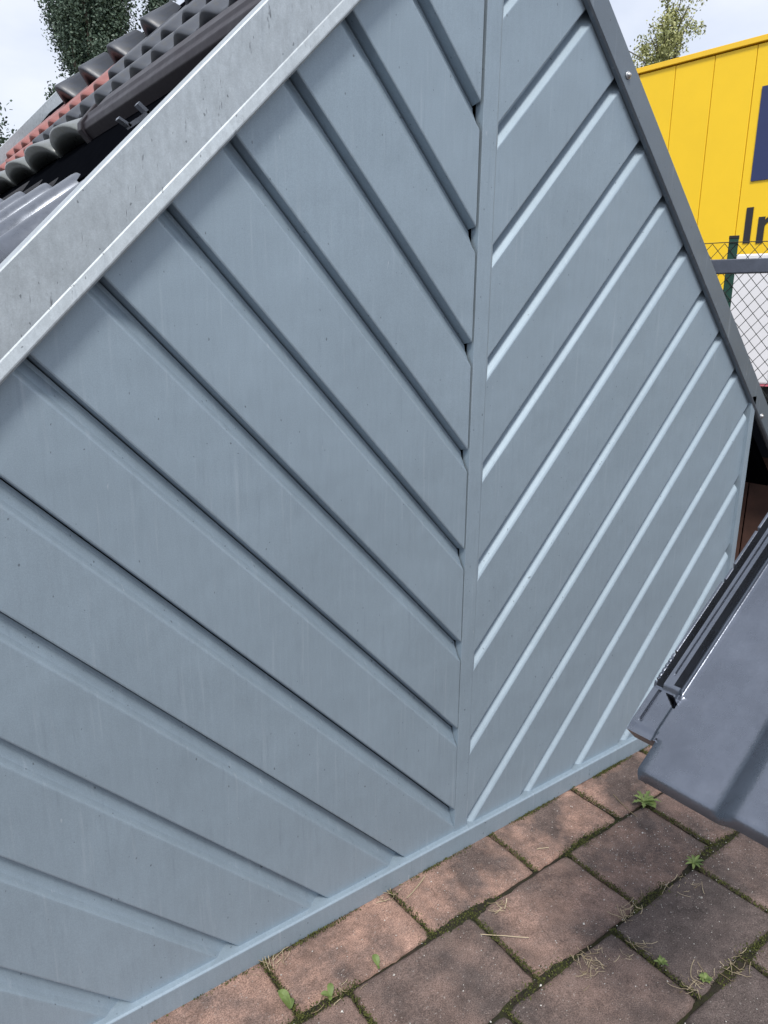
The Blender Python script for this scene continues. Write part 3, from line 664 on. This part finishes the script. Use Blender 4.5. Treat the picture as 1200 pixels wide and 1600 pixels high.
def poplar(x, y_, R, H, n, label, seed, zb=2.0):
    t = thing('poplar_tree', label, 'tree', (x, y_, -.03), 'poplars beyond the roof display'); rr = random.Random(seed); limbs = []
    plumes = []
    for i in range(46):
        z0 = rr.uniform(zb, H*.86); a = rr.uniform(0, 6.283); rad = R*rr.uniform(.25, .95)*(1-max(0, (z0-H*.6)/(H*.42))); ln = rr.uniform(1.6, 3.4)
        b = Vector((x, y_, z0-.9)); m_ = Vector((x+math.cos(a)*rad*.8, y_+math.sin(a)*rad*.8, z0+ln*.35)); e = Vector((x+math.cos(a)*rad*1.02, y_+math.sin(a)*rad*1.02, z0+ln)); limbs.append((b, m_, e)); plumes.append((b.lerp(m_, .5), e, rr.uniform(.22, .46), rr.random()))
    trunk(t, (x, y_, -.03), (x, y_, H*.97), .24, limbs, seed)
    def pts(n, r):
        k = r.integers(0, len(plumes), n); A = np.array([p[0] for p in plumes])[k]; B = np.array([p[1] for p in plumes])[k]; w_ = np.array([p[2] for p in plumes])[k]; tt = np.array([p[3] for p in plumes])[k]
        q = r.beta(1.6, 1.2, n)[:, None]; c = A+(B-A)*q+r.normal(size=(n, 3))*w_[:, None]*np.array([.5, .5, .8])
        return c, .15+.45*tt+r.uniform(-.15, .4, n)
    crown('crown', pts, n, .10, POPL, t, seed)
poplar(6.75, 25.8, 1.5, 15.5, 240000, 'broad dark green poplar rising behind the sample roof, left one', 3)
poplar(8.75, 25.15, .70, 15.0, 70000, 'slim sparse poplar standing right beside the broad one', 5)
t = thing('young_tree', 'small dark tree top just showing at the left edge of the picture', 'tree', (3.5, 26.6, -.03)); trunk(t, (3.5, 26.6, -.03), (3.5, 26.6, 6.8), .12, [], 4)
def ptsS(n, r):
    c = r.normal(size=(n, 3))*np.array([.42, .42, 1.0]); c[:, 2] -= np.abs(c[:, 2])*.2; return c+np.array([3.45, 26.6, 6.1]), r.uniform(0, .8, n)
crown('crown', ptsS, 3500, .15, POPL, t, 9)
bx_, by_ = 30.6, 20.6
t = thing('birch_tree', 'airy pale green tree showing above the yellow hall roof', 'tree', (bx_, by_, -.03)); limbs = []; clus = []; rr = random.Random(12)
for i in range(60):
    z0 = rr.uniform(8, 14.2); a = rr.uniform(0, 6.283); rad = rr.uniform(.8, 4.3)*(1-max(0, (z0-10)/6.5)); up = rr.uniform(.4, 1.6)
    b = Vector((bx_, by_, z0-1)); e = Vector((bx_+math.cos(a)*rad, by_+math.sin(a)*rad, z0+up)); m_ = b.lerp(e, .55)+Z*.3; limbs.append((b, m_, e))
    for q in range(4): f_ = rr.uniform(.35, 1.05); clus.append((*(b.lerp(e, f_)+Vector((rr.gauss(0, .25), rr.gauss(0, .25), rr.gauss(0, .22)))), rr.uniform(.10, .22), rr.random()))
trunk(t, (bx_, by_, -.03), (bx_+.2, by_, 15.4), .2, limbs, 12); clus = np.array(clus)
def ptsB(n, r):
    k = r.integers(0, len(clus), n); c = clus[k, :3]+r.normal(size=(n, 3))*clus[k, 3:4]; return c, .1+.5*clus[k, 4]+r.uniform(-.1, .4, n)
crown('crown', ptsB, 17000, .13, LIGHTL, t, 14)
